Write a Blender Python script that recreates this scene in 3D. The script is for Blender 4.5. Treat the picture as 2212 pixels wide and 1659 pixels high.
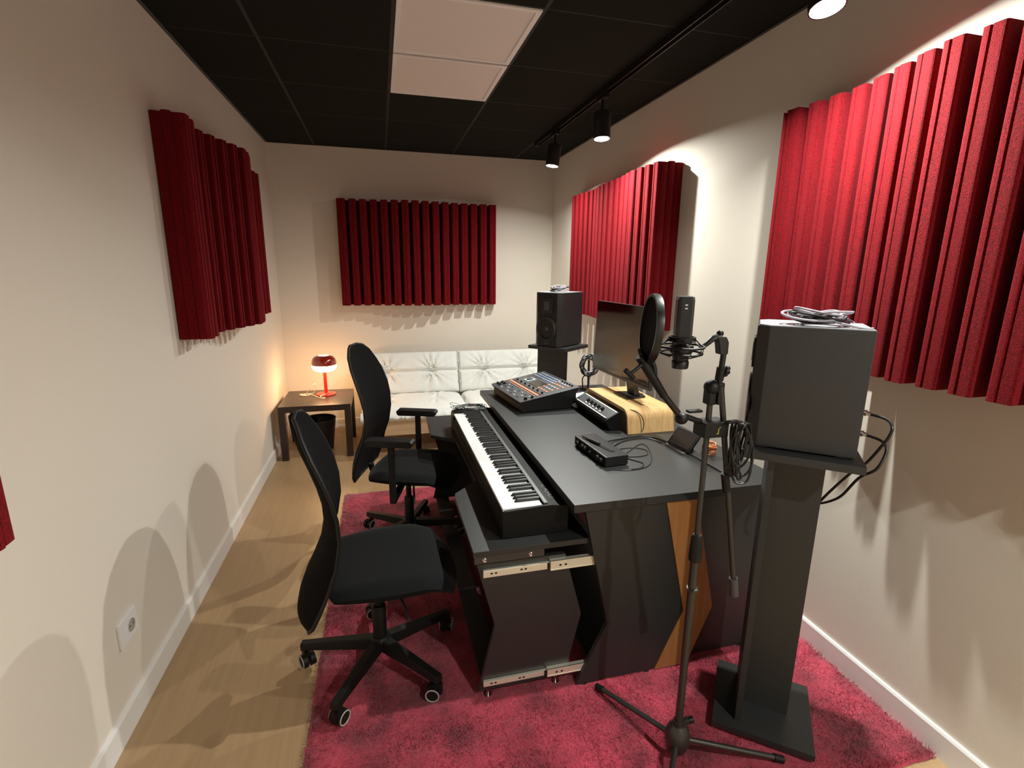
import bpy, bmesh, math, random
import numpy as np
from mathutils import Vector, Matrix
random.seed(4)
rng = np.random.default_rng(4)
PI = math.pi
for o in list(bpy.data.objects): bpy.data.objects.remove(o)
sc = bpy.context.scene
C = sc.collection

# ---------------------------------------------------------------- camera
cd = bpy.data.cameras.new('camera'); cam = bpy.data.objects.new('camera', cd); C.objects.link(cam)
cam.location = (0.8859, -4.9824, 1.5311)
cam.rotation_euler = (1.346268, -0.010586, -0.252026)
cd.sensor_width = 36; cd.sensor_fit = 'HORIZONTAL'; cd.lens = 36*1086.64/2212
cd.clip_start = 0.02
sc.camera = cam
# ---------------------------------------------------------------- world, exposure
w = bpy.data.worlds.new('world'); sc.world = w; w.use_nodes = True
w.node_tree.nodes['Background'].inputs[0].default_value = (0.8, 0.85, 1, 1)
w.node_tree.nodes['Background'].inputs[1].default_value = 0.02
vs = sc.view_settings
vs.view_transform = 'Standard'; vs.look = 'None'; vs.gamma = 1; vs.use_curve_mapping = False
vs.exposure = 0.06
SPOT_W = [20.0, 27.0, 32.0, 30.0]        # track spots, far to near
SPOTS = [(2.2, -1.13, 0), (2.2, -1.97, 0), (2.2, -3.54, 0), (2.2, -5.45, 0)]
LAMP_E = .6
W, H = 2.5815, 2.5598
YF = -6.0            # wall behind the camera

# ---------------------------------------------------------------- materials
def lin(c):
    return tuple((v/12.92 if v <= .04045 else ((v+.055)/1.055)**2.4) for v in [x/255 for x in c])
def mat(name, col, rough=.5, metal=0, spec=.5, bump=None, var=None, grain=None, coat=0, sheen=0):
    """bump=(scale,strength,distance) var=(scale,amount) grain=(sx,sy,sz,amount,dark colour)"""
    m = bpy.data.materials.new(name); m.use_nodes = True
    nt = m.node_tree; N = nt.nodes; L = nt.links
    b = N['Principled BSDF']; c = (*lin(col), 1)
    b.inputs['Base Color'].default_value = c
    b.inputs['Roughness'].default_value = rough; b.inputs['Metallic'].default_value = metal
    b.inputs['Specular IOR Level'].default_value = spec
    if coat: b.inputs['Coat Weight'].default_value = coat; b.inputs['Coat Roughness'].default_value = .05
    if sheen:
        b.inputs['Sheen Weight'].default_value = sheen; b.inputs['Sheen Roughness'].default_value = .4
    tc = N.new('ShaderNodeTexCoord')
    if var:
        n = N.new('ShaderNodeTexNoise'); n.inputs['Scale'].default_value = var[0]; n.inputs['Detail'].default_value = 4
        L.new(tc.outputs['Object'], n.inputs['Vector'])
        r = N.new('ShaderNodeMapRange'); r.inputs[1].default_value = .3; r.inputs[2].default_value = .7
        r.inputs[3].default_value = 1-var[1]; r.inputs[4].default_value = 1+var[1]
        L.new(n.outputs['Fac'], r.inputs[0])
        mx = N.new('ShaderNodeVectorMath'); mx.operation = 'SCALE'
        mx.inputs[0].default_value = c[:3]; L.new(r.outputs[0], mx.inputs['Scale']); L.new(mx.outputs[0], b.inputs['Base Color'])
    if grain:
        mp = N.new('ShaderNodeMapping'); mp.inputs['Scale'].default_value = grain[:3]
        L.new(tc.outputs['Object'], mp.inputs[0])
        n = N.new('ShaderNodeTexNoise'); n.inputs['Scale'].default_value = 1; n.inputs['Detail'].default_value = 6; n.inputs['Distortion'].default_value = .6
        L.new(mp.outputs[0], n.inputs['Vector'])
        cr = N.new('ShaderNodeValToRGB'); cr.color_ramp.elements[0].position = .35; cr.color_ramp.elements[1].position = .65
        d = lin(grain[4]); a = grain[3]
        cr.color_ramp.elements[0].color = (*[c[i]*(1-a)+d[i]*a for i in range(3)], 1); cr.color_ramp.elements[1].color = c
        L.new(n.outputs['Fac'], cr.inputs[0]); L.new(cr.outputs[0], b.inputs['Base Color'])
    if bump:
        n = N.new('ShaderNodeTexNoise'); n.inputs['Scale'].default_value = bump[0]; n.inputs['Detail'].default_value = 3
        L.new(tc.outputs['Object'], n.inputs['Vector'])
        bp = N.new('ShaderNodeBump'); bp.inputs['Strength'].default_value = bump[1]; bp.inputs['Distance'].default_value = bump[2]
        L.new(n.outputs['Fac'], bp.inputs['Height']); L.new(bp.outputs[0], b.inputs['Normal'])
    return m
def emis(name, col, e, base=None):
    m = mat(name, base or col, .3); b = m.node_tree.nodes['Principled BSDF']
    b.inputs['Emission Color'].default_value = (*lin(col), 1); b.inputs['Emission Strength'].default_value = e
    return m
M = dict(
 wall=mat('wall_paint', (226,218,206), .75, bump=(260,.12,.002), spec=.25),
 base=mat('white_lacquer', (232,230,228), .35),
 tile=mat('black_ceiling_tile', (29,29,24), .95, bump=(300,.3,.002), spec=.15),
 tbar=mat('black_grid_bar', (25,24,21), .7),
 diff=mat('opal_diffuser', (232,222,216), .55),
 lframe=mat('white_metal', (240,236,232), .4),
 floor=mat('light_oak_laminate', (172,142,106), .42, grain=(55,2.2,55,.3,(150,120,86)), bump=(60,.03,.002)),
 rug=mat('crimson_shag', (164,52,72), .9, var=(6,.55), bump=(420,.6,.006), sheen=.5, spec=.2),
 foam=mat('red_foam', (112,7,15), .8, bump=(520,1,.005), var=(240,.6), sheen=.35, spec=.12),
 blackmel=mat('black_melamine', (41,42,42), .42, bump=(420,.12,.001), spec=.55),
 blackedge=mat('black_edge_band', (58,55,52), .4),
 bamboo=mat('bamboo', (216,180,126), .4, grain=(110,6,14,.6,(180,136,84))),
 bamboodk=mat('honey_bamboo', (164,114,66), .4, grain=(60,60,3,.5,(134,86,44))),
 blkplastic=mat('black_plastic', (14,14,15), .5, spec=.35, bump=(300,.08,.001)),
 blkmetal=mat('black_powder_coat', (25,24,24), .35, bump=(500,.1,.001)),
 darkmetal=mat('dark_grey_metal', (70,68,66), .32, metal=.6),
 steel=mat('zinc_plated_steel', (238,234,216), .42, metal=.55),
 chrome=mat('chrome', (215,215,215), .12, metal=1),
 gold=mat('gold_print', (150,138,60), .4),
 fabric=mat('black_woven_fabric', (15,16,18), .9, bump=(600,.5,.002), spec=.15, sheen=.05),
 chairpl=mat('black_nylon', (14,13,13), .55, spec=.35),
 piano=mat('piano_black_plastic', (9,9,10), .55, spec=.25),
 mesh=mat('black_mesh_fabric', (15,13,13), .9, bump=(700,.5,.002), spec=.1),
 ring=mat('pale_grey_rubber', (170,165,158), .6),
 vinyl=mat('black_grained_vinyl', (29,29,30), .45, bump=(380,.35,.0012), spec=.8),
 topsheen=mat('painted_top_sheen', (128,130,136), .38, spec=1.0),  # pale grey paints the spotlight sheen on the black cabinet top
 spkfront=mat('matt_black_baffle', (17,16,17), .5),
 cone=mat('speaker_cone', (30,29,30), .35),
 silvercone=mat('grey_dust_cap', (70,70,72), .35),
 keyw=mat('white_key_plastic', (236,238,238), .22),
 keyb=mat('black_key_plastic', (26,26,27), .38),
 greystrip=mat('grey_lip', (92,92,92), .4),
 badge=mat('grey_print', (80,78,78), .5),
 white=mat('white_plastic', (235,235,236), .35),
 cord=mat('white_cord', (226,214,196), .5),
 cablew=mat('pale_grey_cable', (160,154,164), .3),
 cableb=mat('black_cable', (20,19,19), .4),
 copper=mat('copper_cable', (205,128,84), .3, metal=.4),
 sofa=mat('white_cotton', (226,227,223), .85, bump=(220,.25,.002), sheen=.2, spec=.2),
 pale=mat('pale_birch', (238,212,178), .5, grain=(2,40,40,.4,(196,156,108))),
 tablewood=mat('black_brown_foil', (48,36,30), .3, grain=(3,50,50,.4,(34,24,20))),
 bin=mat('black_mesh_steel', (20,18,17), .5),
 lampred=mat('red_enamel', (196,34,22), .25),
 redglass=mat('smoked_red_glass', (150,40,24), .12, coat=1),
 glass=emis('lit_opal_glass', (255,200,140), 48.0, (255,240,220)),
 hole=mat('lamp_top_opening', (255,225,195), .4),
 led=emis('lit_lamp_lens', (255,250,238), 60),
 screen=mat('glossy_black_screen', (8,7,7), .07, spec=.7),
 greyscreen=mat('satin_screen', (52,44,40), .22, spec=.8),
 synthtop=mat('gunmetal_panel', (92,93,96), .35, metal=.4),
 btn=mat('pale_grey_button', (168,174,184), .4),
 btnb=mat('steel_blue_button', (140,158,188), .4),
 btno=mat('orange_key', (214,140,106), .4),
 knob=mat('black_knob', (20,20,20), .7, spec=.3),
 stripe=mat('white_stripe', (236,236,232), .4),
 charc=mat('charcoal_panel', (66,66,68), .45),
 foot=mat('grey_rubber_foot', (84,84,86), .7),
 jack=mat('nickel_plug', (200,195,185), .2, metal=1),
)
M['foam'].node_tree.nodes['Principled BSDF'].inputs['Sheen Tint'].default_value = (1,.10,.14,1)
# white glow of the cap opening
M['hole'].node_tree.nodes['Principled BSDF'].inputs['Emission Color'].default_value = (1,.8,.6,1)
M['hole'].node_tree.nodes['Principled BSDF'].inputs['Emission Strength'].default_value = 12

# ---------------------------------------------------------------- helpers
MW = {}
def thing(name, label, cat, loc=(0,0,0), rotz=0, group=None, M4=None):
    o = bpy.data.objects.new(name, None); C.objects.link(o); o.empty_display_size = .1
    if M4 is not None: o.matrix_world = M4; m = M4.copy()
    else:
        o.location = loc; o.rotation_euler = (0,0,rotz); m = Matrix.Translation(loc) @ Matrix.Rotation(rotz,4,'Z')
    MW[o] = m
    o['label'] = label; o['category'] = cat
    if group: o['group'] = group
    return o
def tag(o, label, cat, group=None):
    o['label'] = label; o['category'] = cat
    if group: o['group'] = group
    return o
def obj(name, bm, m, parent=None, world=False, smooth=False, label=None, kind=None, bevel=0, mats=None):
    if isinstance(m, str): m = M[m]
    if world and parent is not None:
        P = parent; inv = MW[parent].inverted()
        bmesh.ops.transform(bm, matrix=inv, verts=bm.verts)
    bmesh.ops.recalc_face_normals(bm, faces=bm.faces)
    if bevel:
        es = [e for e in bm.edges if len(e.link_faces) == 2 and e.calc_face_angle(0) > .6]
        bmesh.ops.bevel(bm, geom=es, offset=bevel, segments=2, affect='EDGES', profile=.7, clamp_overlap=True)
    me = bpy.data.meshes.new(name); bm.to_mesh(me); bm.free(); me.materials.append(m)
    for x in (mats or []): me.materials.append(M[x])
    if smooth:
        for p in me.polygons: p.use_smooth = True
        me.set_sharp_from_angle(angle=.7)
    o = bpy.data.objects.new(name, me); C.objects.link(o)
    if parent is not None:
        o.parent = parent; MW[o] = MW[parent]
    if label: o['label'] = label
    if kind: o['kind'] = kind
    return o
def struct(name, bm, m, parent=None, **k):
    o = obj(name, bm, m, parent, **k)
    if parent is None: o['kind'] = 'structure'; MW[o] = Matrix.Identity(4)
    return o
def dup(o, parent=None):
    c = o.copy(); C.objects.link(c); c.parent = parent
    MW[c] = MW.get(o)
    for ch in list(o.children):
        if ch.type != 'LIGHT': dup(ch, c)
    return c
def share(src, parent, M4, name=None):
    c = bpy.data.objects.new(name or src.name.split('.')[0], src.data); C.objects.link(c); c.parent = parent; c.matrix_local = M4; MW[c] = MW[parent]
    return c
def B(): return bmesh.new()
def box(bm, lo, hi, mx=None, mi=0):
    vs = [bm.verts.new((x,y,z)) for x in (lo[0],hi[0]) for y in (lo[1],hi[1]) for z in (lo[2],hi[2])]
    fs = []
    for f in ((0,1,3,2),(4,6,7,5),(0,4,5,1),(2,3,7,6),(0,2,6,4),(1,5,7,3)):
        a = bm.faces.new([vs[i] for i in f]); a.material_index = mi; fs.append(a)
    if mx is not None: bmesh.ops.transform(bm, matrix=mx, verts=vs)
    return bm
def frame_for(d):
    d = Vector(d).normalized(); a = Vector((0,0,1)) if abs(d.z) < .9 else Vector((1,0,0))
    u = d.cross(a).normalized(); return u, d.cross(u).normalized()
def cyl(bm, a, b, r, r2=None, n=16, cap=True, mi=0):
    a = Vector(a); b = Vector(b); r2 = r if r2 is None else r2; u, v = frame_for(b-a)
    R = [[bm.verts.new(p + u*rr*math.cos(2*PI*i/n) + v*rr*math.sin(2*PI*i/n)) for i in range(n)] for p, rr in ((a,r),(b,r2))]
    for i in range(n):
        f = bm.faces.new((R[0][i],R[0][(i+1)%n],R[1][(i+1)%n],R[1][i])); f.material_index = mi
    if cap:
        for q in (R[0][::-1], R[1]):
            f = bm.faces.new(q); f.material_index = mi
    return bm
def lathe(bm, prof, c=(0,0,0), n=32, ax=(0,0,1), mi=0):
    """prof: list of (radius, height) along ax"""
    c = Vector(c); d = Vector(ax).normalized(); u, v = frame_for(d)
    if abs(d.z) > .99: u, v = Vector((1,0,0)), Vector((0,1,0))
    R = []
    for r, h in prof:
        if r < 1e-5: R.append([bm.verts.new(c+d*h)])
        else: R.append([bm.verts.new(c+d*h+u*r*math.cos(2*PI*i/n)+v*r*math.sin(2*PI*i/n)) for i in range(n)])
    for k in range(len(R)-1):
        A, Q = R[k], R[k+1]
        for i in range(n):
            j = (i+1) % n
            if len(A) == 1 and len(Q) == 1: continue
            if len(A) == 1: f = bm.faces.new((A[0],Q[j],Q[i]))
            elif len(Q) == 1: f = bm.faces.new((A[i],A[j],Q[0]))
            else: f = bm.faces.new((A[i],A[j],Q[j],Q[i]))
            f.material_index = mi
    return bm
def smoothpath(P, n=6, closed=False):
    P = [Vector(p) for p in P]; out = []; m = len(P)
    rngk = range(m) if closed else range(m-1)
    for k in rngk:
        if closed: p0,p1,p2,p3 = P[k-1],P[k],P[(k+1)%m],P[(k+2)%m]
        else: p0,p1,p2,p3 = P[max(k-1,0)],P[k],P[k+1],P[min(k+2,m-1)]
        for i in range(n):
            t = i/n
            out.append(.5*((2*p1)+(-p0+p2)*t+(2*p0-5*p1+4*p2-p3)*t*t+(-p0+3*p1-3*p2+p3)*t**3))
    if not closed: out.append(P[-1])
    return out
def tube(bm, P, r, n=8, closed=False, smooth=0, cap=True):
    if smooth: P = smoothpath(P, smooth, closed)
    P = [Vector(p) for p in P]; m = len(P); rings = []; u = None
    for k in range(m):
        if closed: d = P[(k+1)%m]-P[k-1]
        else: d = P[min(k+1,m-1)]-P[max(k-1,0)]
        d.normalize()
        if u is None: u, v = frame_for(d)
        else:
            u = (u - d*u.dot(d)).normalized(); v = d.cross(u)
        rr = r[min(int(k/(m-1)*(len(r)-1)+.5),len(r)-1)] if isinstance(r, (list,tuple)) else r
        rings.append([bm.verts.new(P[k]+u*rr*math.cos(2*PI*i/n)+v*rr*math.sin(2*PI*i/n)) for i in range(n)])
    for k in range(m if closed else m-1):
        A, Q = rings[k], rings[(k+1)%m]
        for i in range(n): bm.faces.new((A[i],A[(i+1)%n],Q[(i+1)%n],Q[i]))
    if not closed and cap: bm.faces.new(rings[0][::-1]); bm.faces.new(rings[-1])
    return bm
def prism(bm, pts, a, b, axis='z', mx=None, mi=0):
    """extrude a 2D polygon; axis z: pts=(x,y); y: pts=(x,z); x: pts=(y,z)"""
    def P(p, t):
        return {'z':(p[0],p[1],t),'y':(p[0],t,p[1]),'x':(t,p[0],p[1])}[axis]
    A = [bm.verts.new(P(p,a)) for p in pts]; Q = [bm.verts.new(P(p,b)) for p in pts]; n = len(pts)
    fs = [bm.faces.new(A[::-1]), bm.faces.new(Q)]
    for i in range(n): fs.append(bm.faces.new((A[i],A[(i+1)%n],Q[(i+1)%n],Q[i])))
    for f in fs: f.material_index = mi
    if mx is not None: bmesh.ops.transform(bm, matrix=mx, verts=A+Q)
    return bm
def sphere(bm, c, r, sz=1.0, n=20, m=12):
    return lathe(bm, [(r*math.sin(PI*i/m), -r*sz*math.cos(PI*i/m)) for i in range(m+1)], c, n)
def arr(pts): return [tuple(p) for p in pts]

# ================================================================= ROOM
T = .1
struct('floor', box(B(), (-T,YF-T,-T), (W+T,T,0)), 'floor')
struct('wall_left', box(B(), (-T,YF,0), (0,0,H+.2)), 'wall')
struct('wall_right', box(B(), (W,YF,0), (W+T,0,H+.2)), 'wall')
struct('wall_back', box(B(), (-T,0,0), (W+T,T,H+.2)), 'wall')
struct('wall_front', box(B(), (-T,YF-T,0), (W+T,YF,H+.2)), 'wall')
prof = [(0,0),(.013,0),(.013,.086),(.009,.094),(0,.094)]
struct('baseboard_left', prism(B(), prof, YF, 0, 'y'), 'base')
struct('baseboard_right', prism(B(), [(W-x,z) for x,z in prof], YF, 0, 'y'), 'base')
struct('baseboard_back', prism(B(), [(-x,z) for x,z in prof], .013, W-.013, 'x'), 'base')
struct('baseboard_front', prism(B(), [(YF+x,z) for x,z in prof], .013, W-.013, 'x'), 'base')

# ceiling: slab + recessed tiles on a T-bar grid
ceil = struct('ceiling', box(B(), (-T,YF-T,H+.02), (W+T,T,H+.12)), 'tile')
gx = [0.0,.39,.99,1.59,2.19,W]; gy = [0.0,-.36]
while gy[-1]-.6 > YF: gy.append(gy[-1]-.6)
gy.append(YF)
LP = {(2,3),(2,4)}                      # the two light panels (column, row)
tb = {}
for i in range(5):
    for j in range(len(gy)-1):
        if (i,j) in LP: continue
        x0,x1,y1,y0 = gx[i],gx[i+1],gy[j],gy[j+1]
        sx, sy = round(x1-x0,3), round(y1-y0,3)
        key = (sx,sy)
        if key not in tb:
            bm = B(); box(bm, (-sx/2+.008,-sy/2+.0035,-.005), (sx/2-.008,sy/2-.0035,.012))
            tb[key] = obj('ceiling_tile', bm, 'tile', ceil, bevel=.002); o = tb[key]
            o.location = ((x0+x1)/2,(y0+y1)/2,H+.006)
        else:
            share(tb[key], ceil, Matrix.Translation(((x0+x1)/2,(y0+y1)/2,H+.006)))
for x in gx[1:-1]:
    obj('grid_bar', box(B(), (x-.008,YF,H+.0015), (x+.008,0,H+.02)), 'tbar', ceil)
for y in gy[1:-1]:
    for i in range(5):
        obj('grid_bar', box(B(), (gx[i]+.010,y-.008,H+.0015), (gx[i+1]-.010,y+.008,H+.02)), 'tbar', ceil)
lpl = ['unlit square opal ceiling light panel, the one nearer the back wall', 'unlit square opal ceiling light panel, the one nearer the camera, cut by the frame top']
for k, j in enumerate((3,4)):
    x0,x1,y1,y0 = .99,1.59,gy[j],gy[j+1]
    t = thing('ceiling_light_panel', lpl[k], 'ceiling light', ((x0+x1)/2,(y0+y1)/2,H), group='light panels in the black ceiling')
    bm = B(); s = .290; q = .268
    for a,b2 in (((-s,-s),(s,-q)),((-s,q),(s,s)),((-s,-q),(-q,q)),((q,-q),(s,q))):
        box(bm, (a[0],a[1],-.004), (b2[0],b2[1],.012))
    obj('frame', bm, 'lframe', t); obj('diffuser', box(B(), (-q,-q,.002), (q,q,.010)), 'diff', t)
# ceiling trim against the walls
struct('trim_1', box(B(), (0,YF,H-.004), (.018,0,H+.001)), 'blkmetal')
struct('trim_2', box(B(), (W-.018,YF,H-.004), (W,0,H+.001)), 'blkmetal')
struct('trim_3', box(B(), (.018,-.018,H-.004), (W-.018,0,H+.001)), 'blkmetal')

# ================================================================= TRACK LIGHTING
tr = thing('lighting_track', 'long black lighting track running along the black ceiling by the right wall', 'track', (2.2,-.68,H-.035))
bm = B()
box(bm, (2.182,-5.6,H-.034), (2.187,-.70,H)); box(bm, (2.213,-5.6,H-.034), (2.218,-.70,H)); box(bm, (2.187,-5.6,H-.012), (2.213,-.70,H))
obj('rail', bm, 'blkmetal', tr, world=True)
obj('end_cap', box(B(), (2.180,-.70,H-.036), (2.220,-.655,H)), 'blkplastic', tr, world=True, bevel=.003)
slab = ['black cylindrical track spotlight farthest from the camera, lit, in the back corner', 'black cylindrical track spotlight, the middle of the three, lit, above the desk',
        'track spotlight nearest the camera, its round lit lens cut by the top of the frame', 'black cylindrical track spotlight behind the camera']
first = None
for k, (x, y, tilt) in enumerate(SPOTS):
    if first is None:
        t = thing('track_spotlight', slab[k], 'spotlight', (x,y,H-.034), group='spotlights on the ceiling track')
        obj('adapter', box(B(), (-.016,-.055,-.022), (.016,.055,.004)), 'blkplastic', t, bevel=.003)
        obj('stem', cyl(B(), (0,0,-.09), (0,0,-.02), .009), 'blkplastic', t, smooth=True)
        zt, zb = -.088, -.238; r = .050
        bm = lathe(B(), [(0,zt),(r-.006,zt),(r,zt-.006),(r,zb),(r-.004,zb),(r-.004,zb+.016),(0,zb+.016)], n=36)
        obj('housing', bm, 'blkmetal', t, smooth=True)
        obj('lens', lathe(B(), [(0,zb+.010),(r-.006,zb+.010),(r-.006,zb+.014),(0,zb+.014)], n=32), 'led', t)
        first = t
    else:
        t = dup(first); t.location = (x,y,H-.034); t['label'] = slab[k]
    ld = bpy.data.lights.new('spot_lamp','AREA'); ld.shape = 'DISK'; ld.size = .035; ld.energy = SPOT_W[k]; ld.color = (.98,1,.93); ld.spread = math.radians(163)
    lo = bpy.data.objects.new('lamp_beam', ld); C.objects.link(lo); lo.parent = t; lo.location = (0,0,-.232)
    ax_, an_ = [('Y',7),('X',-5),('X',-12),('X',6)][k]
    RT = Matrix.Translation((0,0,-.08)) @ Matrix.Rotation(math.radians(an_),4,ax_) @ Matrix.Translation((0,0,.08))
    for ch in t.children:
        if ch.name.split('.')[0] in ('housing','lens'): ch.matrix_local = RT
        elif ch is lo: ch.matrix_local = RT @ Matrix.Translation((0,0,-.232))

# ================================================================= FOAM PANELS
def foam_panel(label, name_loc, rotz, n, pitch, h, env, group='red foam wave panels on the walls'):
    """local: x along the wall, -y into the room, z up from panel bottom"""
    t = thing('acoustic_panel', label, 'acoustic panel', name_loc, rotz, group)
    L = n*pitch
    obj('backing', box(B(), (0.002,-.030,.002), (L-.018,-.001,h-.002)), 'foam', t)
    for k in range(n):
        x0 = k*pitch; wd = pitch*.67; tt = (k+.5)/n
        ex, ey = [e[0] for e in env], [e[1] for e in env]
        d = float(np.interp(tt,ex,ey)); d2 = .35*d+.65*float(np.interp(tt+.5/n,ex,ey))
        r = .013
        pts = [(x0,-.029),(x0,-(d-r))]
        for a in range(1,5): pts.append((x0+r*(1-math.cos(a*PI/8)), -(d-r+r*math.sin(a*PI/8))))
        xs = x0+wd*.42
        pts += [(xs-.004,-d),(xs,-d+.006),(xs+.004,-(d+d2)/2-.001)]
        for a in range(3,-1,-1): pts.append((x0+wd-r*.6*(1-math.cos(a*PI/6)), -((d+d2)/2-r*.6+r*.6*math.sin(a*PI/6))))
        pts += [(x0+wd,-.029)]
        bm = prism(B(), pts, 0, h, 'z')
        obj('foam_slat', bm, 'foam', t)
    # scalloped edging strips on both ends
    for x_, sg, de in ((0,-1,float(env[0][1])),(L-pitch+pitch*.67,1,float(env[-1][1])*.97)):
        m_ = max(2,round(de/.042)); st = (de-.006)/m_
        for q in range(m_):
            pts = [(x_+sg*.0004,-q*st-.001)]
            for a in range(7): pts.append((x_+sg*(.003+.009*math.sin(PI*a/6)**.6), -(q*st+.002+(st-.004)*a/6)))
            pts.append((x_+sg*.0004,-(q+1)*st+.001))
            obj('edge_strip', prism(B(), pts, .001, h-.001+.006*math.sin(q*2.1), 'z'), 'foam', t)
    return t
Z0 = 1.205
foam_panel('dark red foam wave panel on the left wall beside the back corner', (0,-2.425,Z0), PI/2, 17, .0885, .945,
  [(0,.13),(.08,.135),(.14,.095),(.22,.105),(.32,.155),(.45,.215),(.55,.20),(.68,.145),(.8,.10),(1,.11)])
foam_panel('dark red foam wave panel centred on the back wall above the sofa', (.560,0,1.192), 0, 16, .0905, .925,
  [(0,.145),(.1,.147),(.2,.135),(.3,.17),(.45,.215),(.6,.195),(.75,.135),(.88,.125),(.94,.14),(1,.09)])
foam_panel('bright red foam wave panel on the right wall beyond the monitor', (W,-.78,Z0-.03), -PI/2, 17, .0885, .955,
  [(0,.10),(.12,.10),(.3,.09),(.42,.12),(.5,.13),(.65,.13),(.8,.165),(.92,.16),(1,.15)])
foam_panel('bright red foam wave panel on the right wall above the near loudspeaker', (W,-3.16,Z0), -PI/2, 17, .0885, .94,
  [(0,.14),(.06,.112),(.2,.10),(.27,.117),(.33,.14),(.4,.17),(.45,.188),(.5,.175),(.6,.17),(.7,.13),(.85,.10),(1,.12)])
foam_panel('red foam panel on the left wall cut off by the left edge of the photo', (0,-5.335,1.0), PI/2, 17, .0885, .94,
  [(0,.12),(.3,.1),(.6,.2),(.8,.235),(.9,.20),(1,.155)])

# ================================================================= RUG
t = thing('rug', 'crimson deep pile rug under the desk and chairs', 'rug', (1.57,-2.83,0))
x0,x1,y0,y1 = .585,2.566,-4.05,-1.60
nx, ny = 150, 190
bm = B(); grid = []
from mathutils import noise
for i in range(nx+1):
    col = []
    for j in range(ny+1):
        x = x0+(x1-x0)*i/nx; y = y0+(y1-y0)*j/ny
        e = min(i,nx-i,j,ny-j)
        z = .017 + .004*noise.noise(Vector((x*9,y*9,0))) + .003*noise.noise(Vector((x*45,y*45,3)))
        if e == 0: z = .002; x += .004*noise.noise(Vector((0,y*20,1))); y += .004*noise.noise(Vector((x*20,0,1)))
        elif e == 1: z *= .8
        col.append(bm.verts.new((x,y,z)))
    grid.append(col)
for i in range(nx):
    for j in range(ny): bm.faces.new((grid[i][j],grid[i+1][j],grid[i+1][j+1],grid[i][j+1]))
obj('pile', bm, 'rug', t, world=True, smooth=True, kind='stuff')
obj('backing', box(B(), (x0+.006,y0+.006,.0005), (x1-.006,y1-.006,.004)), 'rug', t, world=True)
# tufts: short leaning blades, one joined piece of stuff
NT = 170000
px = rng.uniform(x0,x1-.010,NT); py = y0 + (y1-y0)*rng.beta(1.0,1.5,NT)
lean = rng.normal(0,.5,(NT,2)); flow = np.stack([np.sin(px*5+py*3)+np.sin(py*7), np.cos(px*4-py*5)],1)*.35
ln = rng.uniform(.007,.014,NT)
dx = (lean+flow)*ln[:,None]
ang = rng.uniform(0,PI,NT); wd = .0013
ax, ay = np.cos(ang)*wd, np.sin(ang)*wd
zb = .014
v = np.zeros((NT,3,3),np.float32)
v[:,0] = np.stack([px-ax,py-ay,np.full(NT,zb)],1); v[:,1] = np.stack([px+ax,py+ay,np.full(NT,zb)],1)
v[:,2] = np.stack([px+dx[:,0],py+dx[:,1],zb+ln],1)
v -= np.array([1.57,-2.83,0],np.float32)
me = bpy.data.meshes.new('tufts'); me.vertices.add(NT*3); me.vertices.foreach_set('co', v.ravel())
me.loops.add(NT*3); me.loops.foreach_set('vertex_index', np.arange(NT*3,dtype=np.int32))
me.polygons.add(NT); me.polygons.foreach_set('loop_start', np.arange(0,NT*3,3,dtype=np.int32))
me.update(); me.validate(); me.materials.append(M['rug'])
o = bpy.data.objects.new('tufts', me); C.objects.link(o); o.parent = t; o['kind'] = 'stuff'

# ================================================================= OUTLET
t = thing('wall_socket', 'white square power socket low on the left wall', 'socket', (0,-3.225,.333))
obj('plate', box(B(), (0,-.058,-.044), (.009,.058,.044)), 'white', t, bevel=.002)
bm = lathe(B(), [(.0215,.009),(.0215,.0115),(.0185,.0115),(.0185,.0095),(0,.0095)], (0,.014,-.002), 24, (1,0,0))
obj('socket_insert', bm, 'ring', t)
bm = B()
for s in (-1,1): cyl(bm, (.0094,.014+s*.0095,-.002), (.0102,.014+s*.0095,-.002), .0026, n=10)
obj('pin_holes', bm, 'blkplastic', t)

# ================================================================= SIDE TABLE, LAMP, BIN
t = thing('side_table', 'low square black-brown side table in the back left corner', 'table', (.335,-.555,0))
obj('table_top', box(B(), (-.275,-.275,.40), (.275,.275,.45)), 'tablewood', t, bevel=.002)
for sx in (-1,1):
    for sy in (-1,1):
        a, b2 = (.225,.275)
        obj('leg', box(B(), (min(sx*a,sx*b2),min(sy*a,sy*b2),0), (max(sx*a,sx*b2),max(sy*a,sy*b2),.40)), 'tablewood', t)
lx, ly = .391, -.465
t = thing('table_lamp', 'small lit red mushroom table lamp on the dark side table', 'lamp', (lx,ly,.45))
obj('base', lathe(B(), [(0,0),(.078,0),(.082,.004),(.080,.009),(.02,.014),(.016,.02),(0,.02)], n=40), 'lampred', t, smooth=True)
obj('stem', cyl(B(), (0,0,.012), (0,0,.215), .0145, n=24), 'lampred', t, smooth=True)
obj('opal_bowl', lathe(B(), [(.030,.206),(.060,.209),(.084,.219),(.098,.238),(.102,.256),(.101,.264)], n=48), 'glass', t, smooth=True, label='glowing white glass lower half of the shade')
obj('cap', lathe(B(), [(.1015,.2645),(.1015,.290),(.094,.316),(.076,.336),(.044,.345),(.042,.342),(.074,.331),(.090,.313),(.0975,.289),(.0975,.2645)], n=48), 'redglass', t, smooth=True, label='translucent dark red glass upper half of the shade')
obj('top_opening', lathe(B(), [(0,.334),(.043,.340),(.043,.343),(0,.338)], n=32), 'hole', t, smooth=True)
ld = bpy.data.lights.new('lamp_bulb','POINT'); ld.energy = LAMP_E; ld.color = (1,.62,.32); ld.shadow_soft_size = .03
lo = bpy.data.objects.new('bulb_light', ld); C.objects.link(lo); lo.parent = t; lo.location = (0,0,.185)
tg = thing('lamp_cord', 'loose white lamp cord looped on the side table left of the lamp', 'cord', (.25,-.44,.45))
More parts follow.
